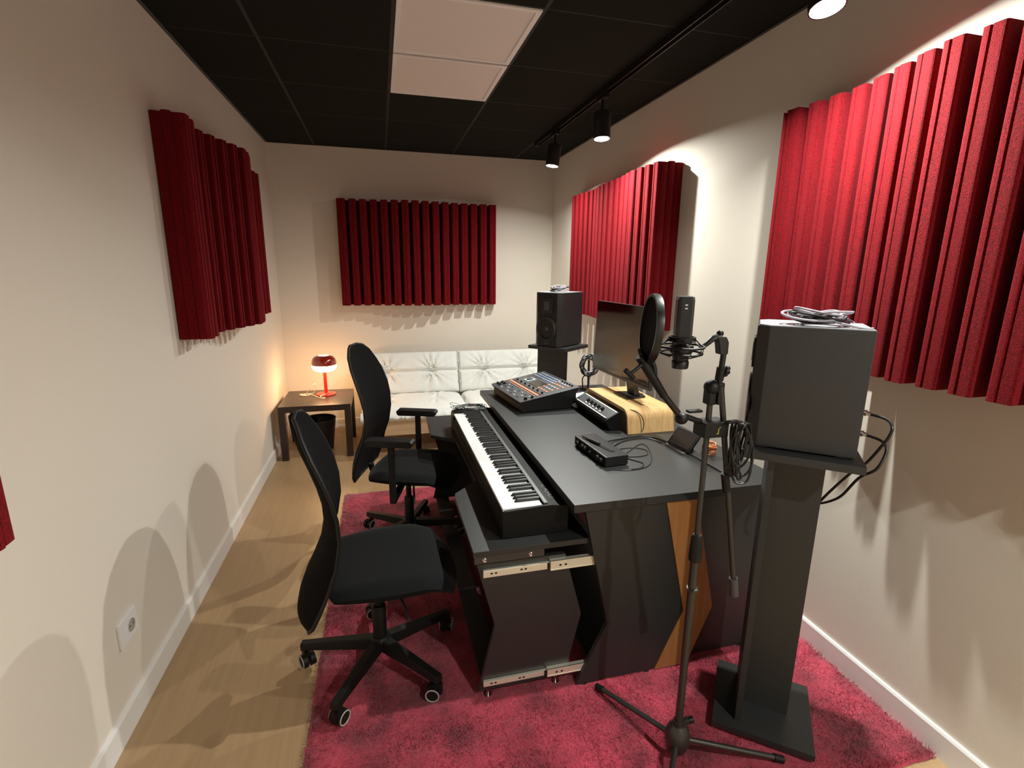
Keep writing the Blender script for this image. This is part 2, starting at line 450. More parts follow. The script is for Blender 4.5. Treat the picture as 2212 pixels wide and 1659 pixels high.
bm = tube(B(), [(.385,-.50,.462),(.35,-.56,.456),(.395,-.60,.454),(.37,-.625,.454),(.32,-.55,.455),(.27,-.47,.456),(.23,-.43,.458),(.25,-.46,.50),(.285,-.46,.535),(.31,-.46,.545),(.30,-.45,.50),(.28,-.44,.46),(.21,-.44,.456),(.18,-.46,.455),(.21,-.50,.455),(.26,-.48,.456)], .0028, smooth=6)
obj('cable', bm, 'cord', tg, world=True, smooth=True)
obj('switch', box(B(), (.175,-.475,.4505), (.225,-.452,.462)), 'cord', tg, world=True, bevel=.003)
t = thing('waste_bin', 'black mesh waste bin standing under the side table', 'bin', (.335,-.585,0))
obj('bucket', lathe(B(), [(0,.003),(.095,.003),(.100,.008),(.132,.272),(.130,.272),(.097,.010),(0,.006)], n=40), 'bin', t, smooth=True)
obj('rim', tube(B(), [(.132*math.cos(a*PI/16),.132*math.sin(a*PI/16),.273) for a in range(32)], .0035, closed=True), 'blkmetal', t, smooth=True)

# ================================================================= SOFA
def cushion(w_, h_, th, nu=56, nv=36, tufts=(), seam=None, seed=0, wr=.010):
    """front surface in x(w) / z(h), puffing to -y; back flat"""
    rs = random.Random(seed); bm = B()
    ph = [rs.uniform(0,6.28) for _ in tufts]
    def srf(u, v_):
        eu = 1-abs(2*u-1)**6; ev = 1-abs(2*v_-1)**5
        d = th*(max(eu,0)*max(ev,0))**.28
        x = (u-.5)*w_; z = v_*h_
        if seam is not None: d -= .035*math.exp(-((v_-seam)*h_/.020)**2) * min(1,eu*3)
        for k,(tu,tv) in enumerate(tufts):
            dx = (u-tu)*w_; dz = (v_-tv)*h_; r = math.hypot(dx,dz*.8); a = math.atan2(dz,dx)
            d -= .030*math.exp(-(r/.035)**2)
            vert = abs(math.sin(a))**1.5
            d += wr*vert*math.cos(a*15+ph[k]+2*math.sin(a*3+k))*math.exp(-(r/.17)**2)*min(1,r/.03)*min(1,ev*3)
        d += .006*noise.noise(Vector((x*11+seed,z*4,seed*3)))*min(1,ev*2) + .004*noise.noise(Vector((x*40,z*7,seed)))*ev
        return (x,-d,z)
    F = [[bm.verts.new(srf(i/nu,j/nv)) for j in range(nv+1)] for i in range(nu+1)]
    Q = [[bm.verts.new(((i/nu-.5)*w_, th*.25*(1-abs(2*i/nu-1)**6)*(1-abs(2*j/nv-1)**6), j/nv*h_)) for j in range(0,nv+1,nv//4)] for i in range(0,nu+1,nu//4)]
    for i in range(nu):
        for j in range(nv): bm.faces.new((F[i][j],F[i+1][j],F[i+1][j+1],F[i][j+1]))
    for i in range(4):
        for j in range(4): bm.faces.new((Q[i][j],Q[i][j+1],Q[i+1][j+1],Q[i+1][j]))
    bmesh.ops.remove_doubles(bm, verts=bm.verts, dist=.002)
    return bm
t = thing('sofa', 'white tufted two seat sofa with pale wood frame along the back wall', 'sofa', (1.60,-.5,0))
XS0, XS1, XM = .70, 2.50, 1.585
bm = B(); box(bm, (XS0+.03,-.865,.165), (XS1,-.835,.300)); obj('front_rail', bm, 'pale', t, world=True, bevel=.004)
obj('back_rail', box(B(), (XS0+.03,-.20,.165), (XS1,-.17,.300)), 'pale', t, world=True, bevel=.004)
for x in (XS0+.03, XS1-.03): obj('side_rail', box(B(), (x-.015 if x>1 else x,-.835,.165), (x+.015 if x>1 else x+.03,-.20,.290)), 'pale', t, world=True, bevel=.004)
for x in (XS0+.06, XS1-.10):
    for y in (-.80,-.24): obj('leg', box(B(), (x,y-.02,0), (x+.045,y+.025,.165)), 'pale', t, world=True, bevel=.003)
for k in range(12):
    xx = XS0+.12+k*.145
    obj('slat', box(B(), (xx,-.834,.270), (xx+.07,-.201,.288)), 'pale', t, world=True)
for k,(a,b2) in enumerate(((XS0-.02,XM),(XM,XS1))):
    bm = cushion(b2-a-.006, .56, .062, tufts=((.27,.52),(.72,.52)), seam=.52, seed=3+k, wr=.022)
    mx = Matrix.Translation(((a+b2)/2,-.30,.375)) @ Matrix.Rotation(-.40,4,'X') 
    bmesh.ops.scale(bm, vec=(1,1,.72), verts=bm.verts)
    bmesh.ops.transform(bm, matrix=mx, verts=bm.verts)
    obj('back_cushion', bm, 'sofa', t, world=True, smooth=True)
    bm = cushion(b2-a-.006, .62, .085, tufts=((.27,.55),(.72,.55)), seam=None, seed=9+k, wr=.014)
    mx = Matrix.Translation(((a+b2)/2,-.93,.315)) @ Matrix.Rotation(-PI/2,4,'X')
    bm2 = bm
    bmesh.ops.transform(bm2, matrix=Matrix.Translation(((a+b2)/2,-.92,.325)) @ Matrix(((1,0,0,0),(0,0,1,0),(0,-1,0,0),(0,0,0,1))), verts=bm2.verts)
    obj('seat_cushion', bm2, 'sofa', t, world=True, smooth=True)
    # front border of the seat cushion, gathered
    bm = B(); n = 60; rows = []
    for i in range(n+1):
        x = a+.008+(b2-a-.016)*i/n; col = []
        for j in range(9):
            s = j/8; ang = PI*s
            y = -.915-.055*math.sin(ang)-.006*math.sin(x*95+3*math.sin(x*31))*math.sin(ang)
            z = .385-.085*s+.004*math.sin(x*70)*math.sin(ang)
            col.append(bm.verts.new((x,y,z)))
        rows.append(col)
    for i in range(n):
        for j in range(8): bm.faces.new((rows[i][j],rows[i+1][j],rows[i+1][j+1],rows[i][j+1]))
    bm.faces.new(rows[0]); bm.faces.new(rows[-1][::-1])
    bm.faces.new([r[0] for r in rows]+[r[8] for r in rows[::-1]])
    obj('gathered_edge', bm, 'sofa', t, world=True, smooth=True)

# ================================================================= DESK
DZ = .76
t = thing('desk', 'large black studio desk with angled side panels and a bamboo chevron', 'desk', (1.92,-2.7,0))
obj('desk_top', box(B(), (1.485,-3.53,.730), (2.345,-1.85,DZ)), 'blackmel', t, world=True, bevel=.0015)
def chev(bm, xt, xm, xb, xt2, xm2, xb2, ya, yb, zt=.729, zm=.262, zb=.022):
    return prism(bm, [(xt,zt),(xm,zm),(xb,zb),(xb2,zb),(xm2,zm),(xt2,zt)], ya, yb, 'y')
for ya, yb in ((-3.515,-3.497),(-1.893,-1.875)):
    obj('side_panel', chev(B(), 1.532,1.640,1.527, 1.840,1.953,1.850, ya, yb), 'blackmel', t, world=True, bevel=.001)
    obj('chevron_panel', chev(B(), 1.842,1.955,1.852, 1.968,2.080,1.990, ya-.004 if ya<-3 else ya, yb if ya<-3 else yb+.004), 'bamboodk', t, world=True, bevel=.001, label='honey bamboo chevron strip set in the desk side')
    obj('rear_side_panel', chev(B(), 1.960,2.070,1.985, 2.300,2.300,2.300, ya+.035 if ya<-3 else ya-.035, yb+.035 if ya<-3 else yb-.035, zm=.262), 'blackmel', t, world=True, bevel=.001)
obj('modesty_panel', box(B(), (2.06,-3.455,.25), (2.078,-1.93,.729)), 'blackmel', t, world=True)
obj('bottom_shelf', box(B(), (1.60,-3.496,.05), (2.0,-1.895,.068)), 'blackmel', t, world=True)
obj('plinth_rail', box(B(), (1.53,-3.5145,.015), (1.62,-3.4975,.021)), 'blackmel', t, world=True)
for y in (-3.506,-1.884):
    for x in (1.56,1.82,2.27): obj('foot', cyl(B(), (x,y+(.035 if y<-3 and x>2.2 else 0),.015), (x,y+(.035 if y<-3 and x>2.2 else 0),.021), .014, n=16), 'blkplastic', t, world=True, smooth=True)

# keyboard pull-out unit
t = thing('keyboard_shelf', 'black pull-out keyboard shelf unit on steel runners in front of the desk', 'shelf', (1.33,-2.7,0))
out = [(1.132,-1.87),(1.127,-2.24),(1.254,-2.35),(1.261,-2.92),(1.152,-3.03),(1.146,-3.06),(1.146,-3.495),(1.565,-3.495),(1.565,-1.87)]
obj('shelf_board', prism(B(), out, .590, .610, 'z'), 'blackmel', t, world=True, bevel=.0012)
for ya in (-3.494,-1.888):
    obj('shelf_batten', box(B(), (1.15,ya,.563), (1.395,ya+.018,.5895)), 'blackedge', t, world=True)
    if ya < -3:
        for x in (1.184,1.346):
            obj('screw', lathe(B(), [(0,0),(.008,0),(.008,.002),(.005,.004),(.002,.003),(0,.002)], (x,ya-.0002,.577), 14, (0,-1,0)), 'chrome', t, world=True, smooth=True)
    ys = ya+.012
    pts = [(1.160,.553),(1.224,.306),(1.166,.045),(1.492,.045),(1.548,.298),(1.478,.553)]
    obj('side_panel', prism(B(), pts, ys, ys+.018, 'y'), 'blackmel', t, world=True, bevel=.001)
    if ya < -3:
        for z0, z1 in ((.505,.541),(.066,.096)):
            r = obj('drawer_runner', box(B(), (1.180,ys-.013,z0+.004), (1.425,ys-.0005,z1-.006)), 'steel', t, world=True, bevel=.002, label='zinc plated steel runner')
            obj('outer_channel', box(B(), (1.418,ys-.018,z0), (1.590,ys-.0135,z1)), 'steel', r, world=True, bevel=.001)
            bm = B(); box(bm, (1.418,ys-.019,z1-.004), (1.590,ys-.0005,z1)); box(bm, (1.418,ys-.019,z0), (1.590,ys-.0005,z0+.004))
            obj('channel_lips', bm, 'steel', r, world=True)
            bm = B()
            for x in (1.205,1.22,1.31,1.325,1.45,1.47): box(bm, (x,ys-.0190 if x>1.42 else ys-.0134,(z0+z1)/2-.003), (x+.008,ys-.0126 if x<1.42 else ys-.0178,(z0+z1)/2+.003))
            obj('runner_slots', bm, 'blkplastic', r, world=True)
            obj('stop_bracket', box(B(), (1.408,ys-.0165,(z0+z1)/2-.011), (1.416,ys-.0132,(z0+z1)/2+.011)), 'blkplastic', r, world=True)
obj('cross_rail', box(B(), (1.40,-3.465,.20), (1.418,-1.876,.30)), 'blackmel', t, world=True)
obj('bottom_rail', box(B(), (1.18,-3.465,.046), (1.26,-1.876,.062)), 'blackmel', t, world=True)
for y in (-3.470,-1.875):
    for x in (1.20,1.46):
        f = obj('leveling_foot', cyl(B(), (x,y,.016), (x,y,.046), .006, n=12), 'chrome', t, world=True, smooth=True)
        obj('foot_pad', cyl(B(), (x,y,.004), (x,y,.018), .020, .016, n=18), 'chrome', f, world=True, smooth=True)

# ================================================================= DIGITAL PIANO
KX, KYN, KYF = 1.262, -3.432, -2.112
t = thing('digital_piano', 'long black digital piano with 88 keys on the pull-out shelf', 'keyboard', (1.38,-2.77,.61))
zk = .706
bm = prism(B(), [(KX,.622),(KX+.004,.612),(KX+.235,.612),(KX+.238,.7115),(KX+.178,.7195),(KX+.166,.7195),(KX+.160,.690),(KX+.006,.690),(KX,.684)], KYN, KYF, 'y')
obj('body', bm, 'piano', t, world=True)
for ya, yb in ((KYN-.004,KYN+.0085),(KYF-.0995,KYF+.004)):
    bm = prism(B(), [(KX-.002,.612),(KX+.239,.612),(KX+.240,.7130),(KX+.178,.7215),(KX+.15,.7215),(KX+.006,.713),(KX-.002,.700)], ya, yb, 'y')
    obj('end_block', bm, 'greystrip' if False else 'piano', t, world=True, bevel=.002)
obj('grey_lip', box(B(), (KX+.152,KYN+.010,.7215), (KX+.165,KYF-.101,.7265)), 'greystrip', t, world=True, label='narrow grey lip behind the keys')
obj('felt_strip', box(B(), (KX+.146,KYN+.010,.700), (KX+.1515,KYF-.101,.716)), 'mesh', t, world=True)
KW = (KYF-.101-(KYN+.010))/52
pitch_names = ['C','B','A','G','F','E','D']
wk = None; bk = None
for i in range(52):
    y = KYN+.010+KW*(i+.5)
    if wk is None:
        bm = B(); box(bm, (-.072,-KW/2+.0004,-.012), (.072,KW/2-.0004,0))
        wk = obj('white_key', bm, 'keyw', t, bevel=.0012)
        wk.matrix_local = MW[t].inverted() @ Matrix.Translation((KX+.074,y,zk+.012))
    else: share(wk, t, MW[t].inverted() @ Matrix.Translation((KX+.074,y,zk+.012)))
    nm = pitch_names[i%7]
    if i > 0 and i < 52 and nm in 'BAGED' and i < 51:
        yb = y+KW/2
        off = {'B':-.002,'A':0,'G':.002,'E':-.0015,'D':.0015}[nm]
        if bk is None:
            bm = B()
            prism(bm, [(-.046,0),(-.036,.0105),(.046,.0115),(.046,0)], -.0055, .0055, 'y')
            bk = obj('black_key', bm, 'keyb', t, bevel=.001)
            bk.matrix_local = MW[t].inverted() @ Matrix.Translation((KX+.101,yb+off,zk+.0123))
        else: share(bk, t, MW[t].inverted() @ Matrix.Translation((KX+.101,yb+off,zk+.0123)))
def text(name, s, size, m, parent, mx, label=None, ext=.0004):
    cu = bpy.data.curves.new(name, 'FONT'); cu.body = s; cu.size = size; cu.extrude = ext; cu.align_x = 'CENTER'; cu.align_y = 'CENTER'
    tmp = bpy.data.objects.new(name+'_t', cu); C.objects.link(tmp)
    dg = bpy.context.evaluated_depsgraph_get(); me = bpy.data.meshes.new_from_object(tmp.evaluated_get(dg)); me.name = name
    bpy.data.objects.remove(tmp)
    me.materials.clear(); me.materials.append(M[m])
    o = bpy.data.objects.new(name, me); C.objects.link(o); o.parent = parent; o.matrix_local = MW[parent].inverted() @ mx; MW[o] = MW[parent]
    if label: o['label'] = label
    return o
# letters read by a player sitting on the -x side: right = -y, up = +x, along the sloping rear panel
ux = Vector((0,-1,0)); uy = Vector((.060,0,-.008)).normalized(); uz = ux.cross(uy)
R4 = Matrix(((ux.x,uy.x,uz.x,KX+.199),(ux.y,uy.y,uz.y,-3.318),(ux.z,uy.z,uz.z,.7175),(0,0,0,1)))
text('logo', 'CASIO', .040, 'badge', t, R4)
# wiry heap on the far keys
t = thing('thin_cable_heap', 'tangled heap of thin black cable lying on the far end keys', 'cable', (1.36,-2.17,.72))
bm = B(); P = []
for k in range(60):
    a = k*1.13; r = .025+.04*abs(math.sin(k*.7))
    P.append((1.365+1.5*r*math.cos(a)+.02*math.sin(k*2.1), -2.17+r*math.sin(a), .734+.010*abs(math.sin(k*1.9))))
tube(bm, P, .0016, n=6, smooth=4); obj('cable', bm, 'cableb', t, world=True, smooth=True)
bm = tube(B(), [(1.30,-2.13,.735),(1.27,-2.12,.745),(1.255,-2.11,.75),(1.27,-2.10,.755),(1.30,-2.10,.745),(1.33,-2.12,.737)], .0013, n=6, smooth=6)
obj('loose_end', bm, 'cableb', t, world=True, smooth=True)

# ================================================================= CHAIRS
def office_chair(label, loc, rot, arms, dz=0, ang0=0, lean=0, group='black swivel chairs at the desk'):
    t = thing('office_chair', label, 'chair', loc, rot, group)
    bm = lathe(B(), [(0,.075),(.036,.075),(.040,.085),(.040,.118),(.030,.128),(0,.128)], n=24); obj('hub', bm, 'chairpl', t, smooth=True)
    for k in range(5):
        a = ang0+k*2*PI/5; Rz = Matrix.Rotation(a,4,'Z')
        bm = B()
        sec = [(.030,.024,.078,.122),(.16,.020,.076,.112),(.305,.017,.072,.098)]
        rings = []
        for r,hw,zl,zh in sec: rings.append([bm.verts.new(Rz@Vector(p)) for p in ((r,-hw,zl),(r,hw,zl),(r,hw*.75,zh),(r,-hw*.75,zh))])
        for q in range(2):
            for e in range(4): bm.faces.new((rings[q][e],rings[q][(e+1)%4],rings[q+1][(e+1)%4],rings[q+1][e]))
        bm.faces.new(rings[0][::-1]); bm.faces.new(rings[-1])
        obj('leg', bm, 'chairpl', t, bevel=.003)
        bm = B(); c = Rz@Vector((.290,0,0)); tw = Matrix.Rotation(a+.9+k*.7,4,'Z'); d = tw@Vector((1,0,0)); s = tw@Vector((0,1,0))
        cyl(bm, c+Vector((0,0,.045)), c+Vector((0,0,.085)), .006, n=10)
        cc = c+d*.012+Vector((0,0,.0265))
        for sg in (-1,1): cyl(bm, cc+s*sg*.005, cc+s*sg*.024, .0262, n=22)
        box(bm, (-.020,-.010,.020), (.022,.010,.060), Matrix.Translation(c)@tw)
        ca = obj('caster', bm, 'chairpl', t, smooth=True)
        bm = B()
        for sg in (-1,1):
            u = d; P = [cc+s*sg*.0245+ (d*math.cos(q*PI/10)+Vector((0,0,1))*math.sin(q*PI/10))*.0235 for q in range(20)]
            tube(bm, P, .0026, n=6, closed=True)
        obj('wheel_ring', bm, 'ring', ca, smooth=True)
    obj('gas_column', lathe(B(), [(0,.12),(.026,.12),(.026,.255),(.024,.26),(.015,.262),(.015,.40),(0,.40)], n=24), 'chairpl', t, smooth=True)
    m_ = obj('seat_mechanism', box(B(), (-.13,-.07,.372), (.12,.07,.402)), 'chairpl', t, bevel=.008)
    obj('lever', tube(B(), [(.05,-.06,.385),(.07,-.15,.375),(.085,-.20,.355),(.09,-.225,.33)], .005, smooth=4), 'chairpl', m_, smooth=True)
    # seat
    bm = B(); nu, nv = 26, 26; top = []; bot = []
    for i in range(nu+1):
        ct, cb = [], []
        for j in range(nv+1):
            u, v_ = 2*i/nu-1, 2*j/nv-1
            # map square to a rounded outline
            x = u*math.sqrt(max(0,1-.30*v_*v_)); y = v_*math.sqrt(max(0,1-.22*u*u))
            X = .050+.240*x; Y = .238*y*(1+.04*x)
            e = max(abs(u),abs(v_))
            zt = .462 + .006*(1-u*u) - .035*max(0,u-.45)**1.5/.41 + .010*(v_*v_) - .045*max(0,e-.72)**2/.0784*.6
            zb = .402 + .030*max(0,e-.5)**2*4
            ct.append(bm.verts.new((X,Y,zt))); cb.append(bm.verts.new((X*.985,Y*.985,min(zb,zt-.012))))
        top.append(ct); bot.append(cb)
    for i in range(nu):
        for j in range(nv):
            bm.faces.new((top[i][j],top[i+1][j],top[i+1][j+1],top[i][j+1])); bm.faces.new((bot[i][j],bot[i][j+1],bot[i+1][j+1],bot[i+1][j]))
    for i in range(nu):
        bm.faces.new((top[i][0],bot[i][0],bot[i+1][0],top[i+1][0])); bm.faces.new((top[i][nv],top[i+1][nv],bot[i+1][nv],bot[i][nv]))
        bm.faces.new((top[0][i],top[0][i+1],bot[0][i+1],bot[0][i])); bm.faces.new((top[nu][i],bot[nu][i],bot[nu][i+1],top[nu][i+1]))
    obj('seat', bm, 'fabric', t, smooth=True)
    # backrest: S curve, rounded top, wrapped forward at the edges
    PZ = [(1.030,-.245,.045),(1.018,-.243,.100),(.985,-.238,.150),(.93,-.222,.185),(.87,-.200,.205),(.80,-.178,.213),(.73,-.163,.210),(.65,-.160,.208),(.56,-.178,.214),(.48,-.212,.225),(.42,-.242,.232),(.37,-.262,.220),(.335,-.270,.185),(.318,-.268,.090)]
    zs = [p[0] for p in PZ]
    def prof(q):
        k = min(int(q*(len(PZ)-1)),len(PZ)-2); f = q*(len(PZ)-1)-k
        g = lambda c: (1-f)*PZ[k][c]+f*PZ[k+1][c]
        return g(0)+dz, g(1)-lean*min(1,max(0,(g(0)-.33)/.15)), g(2)
    bm = B(); nv, nu = 52, 20; Fr, Bk = [], []; edge = []
    for j in range(nv+1):
        z, x, hw = prof(j/nv); a1, a2 = [], []
        for i in range(nu+1):
            s = 2*i/nu-1; th = .022*(1-abs(s)**4)+.004
            xx = x+.045*abs(s)**2.2*(hw/.21)
            a1.append(bm.verts.new((xx+th*.6,s*hw,z))); a2.append(bm.verts.new((xx-th*.4,s*hw,z)))
        Fr.append(a1); Bk.append(a2)
    for j in range(nv):
        for i in range(nu):
            bm.faces.new((Fr[j][i],Fr[j][i+1],Fr[j+1][i+1],Fr[j+1][i])); bm.faces.new((Bk[j][i],Bk[j+1][i],Bk[j+1][i+1],Bk[j][i+1]))
        for i in (0,nu): bm.faces.new((Fr[j][i],Fr[j+1][i],Bk[j+1][i],Bk[j][i]))
    for j in (0,nv):
        for i in range(nu): bm.faces.new((Fr[j][i],Bk[j][i],Bk[j][i+1],Fr[j][i+1]))
    obj('backrest', bm, 'mesh', t, smooth=True)
    P = []
    for j in range(0,nv+1,2):
        z,x,hw = prof(j/nv); P.append((x+.045*(hw/.21)-.002,hw,z))
    Q = []
    for j in range(nv,-1,-2):
        z,x,hw = prof(j/nv); Q.append((x+.045*(hw/.21)-.002,-hw,z))
    obj('back_frame', tube(B(), P+Q, .0065, n=8, closed=True), 'chairpl', t, smooth=True)
    obj('back_bracket', tube(B(), [(-.12,0,.388),(-.16,0,.388),(-.19,0,.400),(-.205,0,.425),(-.205,0,.45)], .016, smooth=4), 'chairpl', t, smooth=True)
    if arms:
        for s in (-1,1):
            y = s*.272
            ar = obj('armrest', prism(B(), [(-.125,.668),(-.115,.656),(.100,.656),(.112,.670),(.112,.682),(.100,.690),(-.115,.692),(-.127,.684)], y-.032, y+.032, 'y'), 'chairpl', t, bevel=.006)
            obj('arm_post', box(B(), (-.020,y-.009,.350), (.012,y+.009,.657)), 'chairpl', ar, bevel=.004)
            obj('arm_bracket', prism(B(), [(y,.352),(y,.372),(s*.06,.398),(s*.06,.380)], -.020, .012, 'x'), 'chairpl', ar)
    return t
office_chair('black mesh-back swivel chair without armrests, nearest the camera, by the piano shelf', (.826,-3.225,.017), math.radians(4), False, 0, math.radians(19.5))
office_chair('black swivel chair with T-shaped armrests, the farther chair near the sofa', (.99,-2.30,.017), math.radians(-18), True, .085, math.radians(86), .032)

# ================================================================= SPEAKERS AND STANDS
def speaker_stand(label, loc, rot):
    t = thing('speaker_stand', label, 'speaker stand', loc, rot, 'black speaker stands')
    obj('base_plate', box(B(), (-.152,-.152,.014), (.152,.152,.036)), 'blackmel', t, bevel=.0015)
    obj('front_post', box(B(), (-.083,-.118,.036), (-.065,.118,.976)), 'blackmel', t, bevel=.001)
    obj('web_post', box(B(), (-.0645,-.018,.036), (.078,.000,.976)), 'blackmel', t, bevel=.001)
    obj('top_plate', box(B(), (-.152,-.152,.977), (.152,.152,1.000)), 'blackmel', t, bevel=.0015)
    for x in (-.12,.12):
        for y in (-.12,.12): obj('foot', cyl(B(), (x,y,0), (x,y,.014), .012, n=12), 'blkplastic', t)
    return t
def loudspeaker(label, loc, rot):
    t = thing('loudspeaker', label, 'loudspeaker', loc, rot, 'black studio monitor loudspeakers')
    D0, D1, V, Hh = -.150, .132, .106, .358
    z0 = .006
    # cabinet with bevelled front vertical edges
    pts = [(D0+.0,-V+.030),(D0+.028,-V),(D1,-V),(D1,V),(D0+.028,V),(D0,V-.030)]
    obj('cabinet', prism(B(), pts, z0, z0+Hh, 'z'), 'vinyl', t, bevel=.002)
    obj('top_sheen_sheet', prism(B(), [(D0+.002,-V+.031),(D0+.029,-V+.002),(D1-.002,-V+.002),(D1-.002,V-.002),(D0+.029,V-.002),(D0+.002,V-.031)], z0+Hh+.0001, z0+Hh+.0018, 'z'), 'topsheen', t)  # thin sheet added on the black top, its pale colour imitates sheen
    obj('baffle', box(B(), (D0-.003,-V+.031,z0+.003), (D0-.0002,V-.031,z0+Hh-.003)), 'spkfront', t, bevel=.001)
    for s in (-1,1):
        bm = B(); a = Vector((D0,s*(V-.030),0)); b2 = Vector((D0+.028,s*V,0)); nrm = Vector((b2.y-a.y,-(b2.x-a.x),0)).normalized()
        if nrm.y*s < 0: nrm = -nrm
        q = [a+nrm*.0004,b2+nrm*.0004]
        f = [(p.x,p.y) for p in q]+[(p.x+nrm.x*.0012,p.y+nrm.y*.0012) for p in q[::-1]]
        obj('baffle_facet', prism(B(), f, z0+.003, z0+Hh-.003, 'z'), 'blkmetal', t)
    x = D0-.0032
    w_ = obj('woofer', lathe(B(), [(.083,0),(.083,.005),(.074,.007),(.066,.003),(.030,-.012),(0,-.012)], (x,0,z0+.118), 40, (-1,0,0)), 'cone', t, smooth=True)
    obj('dust_cap', lathe(B(), [(.026,-.011),(.020,-.003),(.010,.002),(0,.003)], (x,0,z0+.118), 28, (-1,0,0)), 'silvercone', w_, smooth=True)
    tw = obj('tweeter', box(B(), (x-.006,-.045,z0+.225), (x,.045,z0+.315)), 'cone', t, bevel=.006)
    obj('ribbon_grille', box(B(), (x-.0075,-.020,z0+.242), (x-.0062,.020,z0+.298)), 'silvercone', tw)
    for s in (-1,1): obj('bass_port', lathe(B(), [(.017,0),(.017,.002),(.012,.002),(.010,-.010),(0,-.010)], (x,s*.048,z0+.020), 20, (-1,0,0)), 'cone', t, smooth=True)
    obj('name_plate', box(B(), (x-.001,-.017,z0+.0155), (x,.017,z0+.021)), 'badge', t)
    for xx in (-.11,.10):
        for yy in (-.075,.075): obj('rubber_pad', box(B(), (xx-.018,yy-.018,0), (xx+.018,yy+.018,.006)), 'foot', t)
    return t
N_ROT, F_ROT = math.radians(-40), math.radians(38)
speaker_stand('tall black speaker stand on the rug right of the microphone stand', (2.12,-3.775,.017), N_ROT)
loudspeaker('large black loudspeaker seen from its side on the near stand', (2.12,-3.775,1.017), N_ROT)
speaker_stand('tall black speaker stand behind the far end of the desk', (2.084,-1.66,.017), F_ROT)
loudspeaker('black loudspeaker with its drivers facing left on the far stand', (2.084,-1.66,1.017), F_ROT)
def coil(label, c, rx, ry, mats, nl, seed, r=.0033, group='cable coils lying on the loudspeakers', rot=0, tilt=.0, tail=None, zs=.0065):
    rs = random.Random(seed); t = thing('cable_coil', label, 'cable', c, rot, group)
    for q, mt in enumerate(mats):
        P = []
        for k in range(nl*10):
            a = k*2*PI/10; f = .72+.28*math.sin(k*.37+q*2+seed)*math.cos(k*.11); ox = .012*math.sin(k*.21+q)
            P.append((ox+rx*f*math.cos(a), ry*f*math.sin(a)+.006*math.sin(k*.17), r+.001+(k%10)*.0002+zs*(k//10)*(1.0 if q == 0 else .55)+.010*(1+math.sin(a+k*.23+q*2.2))+q*.002))
        if tail and q == 0: P += tail
        obj('cable', tube(B(), P, r, n=8, smooth=4), mt, t, smooth=True)
    return t
zt = 1.381
coil('loose coil of pale and black cable on top of the near loudspeaker', (2.10,-3.80,zt), .088, .060, ['cablew','cableb'], 5, 2, rot=N_ROT, tail=[(.03,-.04,.02),(.07,-.055,.010),(.105,-.05,.004),(.125,-.045,.004)])
coil('loose coil of pale and black cable on top of the far loudspeaker', (2.07,-1.67,zt), .080, .055, ['cablew','cableb'], 4, 5, rot=F_ROT)
def cable(name, label, P, r, m, cat='cable', plug=None, group=None):
    t = thing(name, label, cat, P[0], group=group)
    obj('lead', tube(B(), P, r, n=8, smooth=6), m, t, world=True, smooth=True)
    if plug:
        a, b2 = Vector(plug[0]), Vector(plug[1]); d = (b2-a)
        bm = B(); cyl(bm, a, a+d*.55, .0085, n=16); cyl(bm, a+d*.55, a+d*.62, .0095, n=16); cyl(bm, a+d*.62, b2, .007, .0045, n=16)
        obj('plug', bm, 'jack', t, world=True, smooth=True)
    return t
cable('speaker_lead', 'upper black lead with metal plug looping from the back of the near loudspeaker', [(2.236,-3.884,1.134),(2.250,-3.93,1.130),(2.244,-3.955,1.115),(2.240,-3.955,1.09),(2.235,-3.945,1.06),(2.226,-3.915,.996),(2.22,-3.88,.953),(2.218,-3.83,.879),(2.222,-3.785,.811)], .004, 'cableb', plug=((2.224,-3.866,1.137),(2.240,-3.892,1.134)))
cable('speaker_lead', 'lower black lead with metal plug looping from the back of the near loudspeaker', [(2.234,-3.886,1.072),(2.244,-3.925,1.068),(2.246,-3.945,1.058),(2.238,-3.955,1.035),(2.214,-3.955,.992),(2.214,-3.91,.948),(2.232,-3.85,.863),(2.233,-3.81,.824),(2.229,-3.775,.800)], .004, 'cableb', plug=((2.222,-3.868,1.075),(2.238,-3.894,1.072)))

# ================================================================= MICROPHONE STAND, MIC, POP FILTER
X0, Y0 = 1.731, -3.855
t = thing('microphone_stand', 'black tripod microphone stand with folded boom on the rug', 'microphone stand', (X0,Y0,.017))
obj('base_hub', lathe(B(), [(0,.045),(.020,.045),(.030,.055),(.037,.080),(.038,.105),(.032,.130),(.020,.146),(0,.148)], (X0,Y0,0), 32), 'darkmetal', t, world=True, smooth=True)
for a in (-17.6, 114, -130):
    a = math.radians(a); d = Vector((math.cos(a),math.sin(a),0)); c = Vector((X0,Y0,0))
    lg = obj('leg', cyl(B(), c+d*.030+Vector((0,0,.088)), c+d*.315+Vector((0,0,.036)), .0085, n=14), 'darkmetal', t, world=True, smooth=True)
    obj('rubber_foot', cyl(B(), c+d*.305+Vector((0,0,.038)), c+d*.335+Vector((0,0,.031)), .0115, n=14), 'blkplastic', lg, world=True, smooth=True)
obj('collar', lathe(B(), [(.010,.140),(.016,.140),(.016,.160),(.010,.160)], (X0,Y0,0), 24), 'darkmetal', t, world=True, smooth=True)
k_ = obj('base_screw', box(B(), (X0+.012,Y0-.008,.140), (X0+.036,Y0+.008,.158)), 'darkmetal', t, world=True, bevel=.003)
obj('wing_knob', cyl(B(), (X0+.036,Y0,.149), (X0+.050,Y0,.149), .010, n=12), 'blkplastic', k_, world=True, smooth=True)
bm = B(); cyl(bm, (X0,Y0,.14), (X0-.002,Y0,.80), .0115, n=18); obj('lower_tube', bm, 'darkmetal', t, world=True, smooth=True)
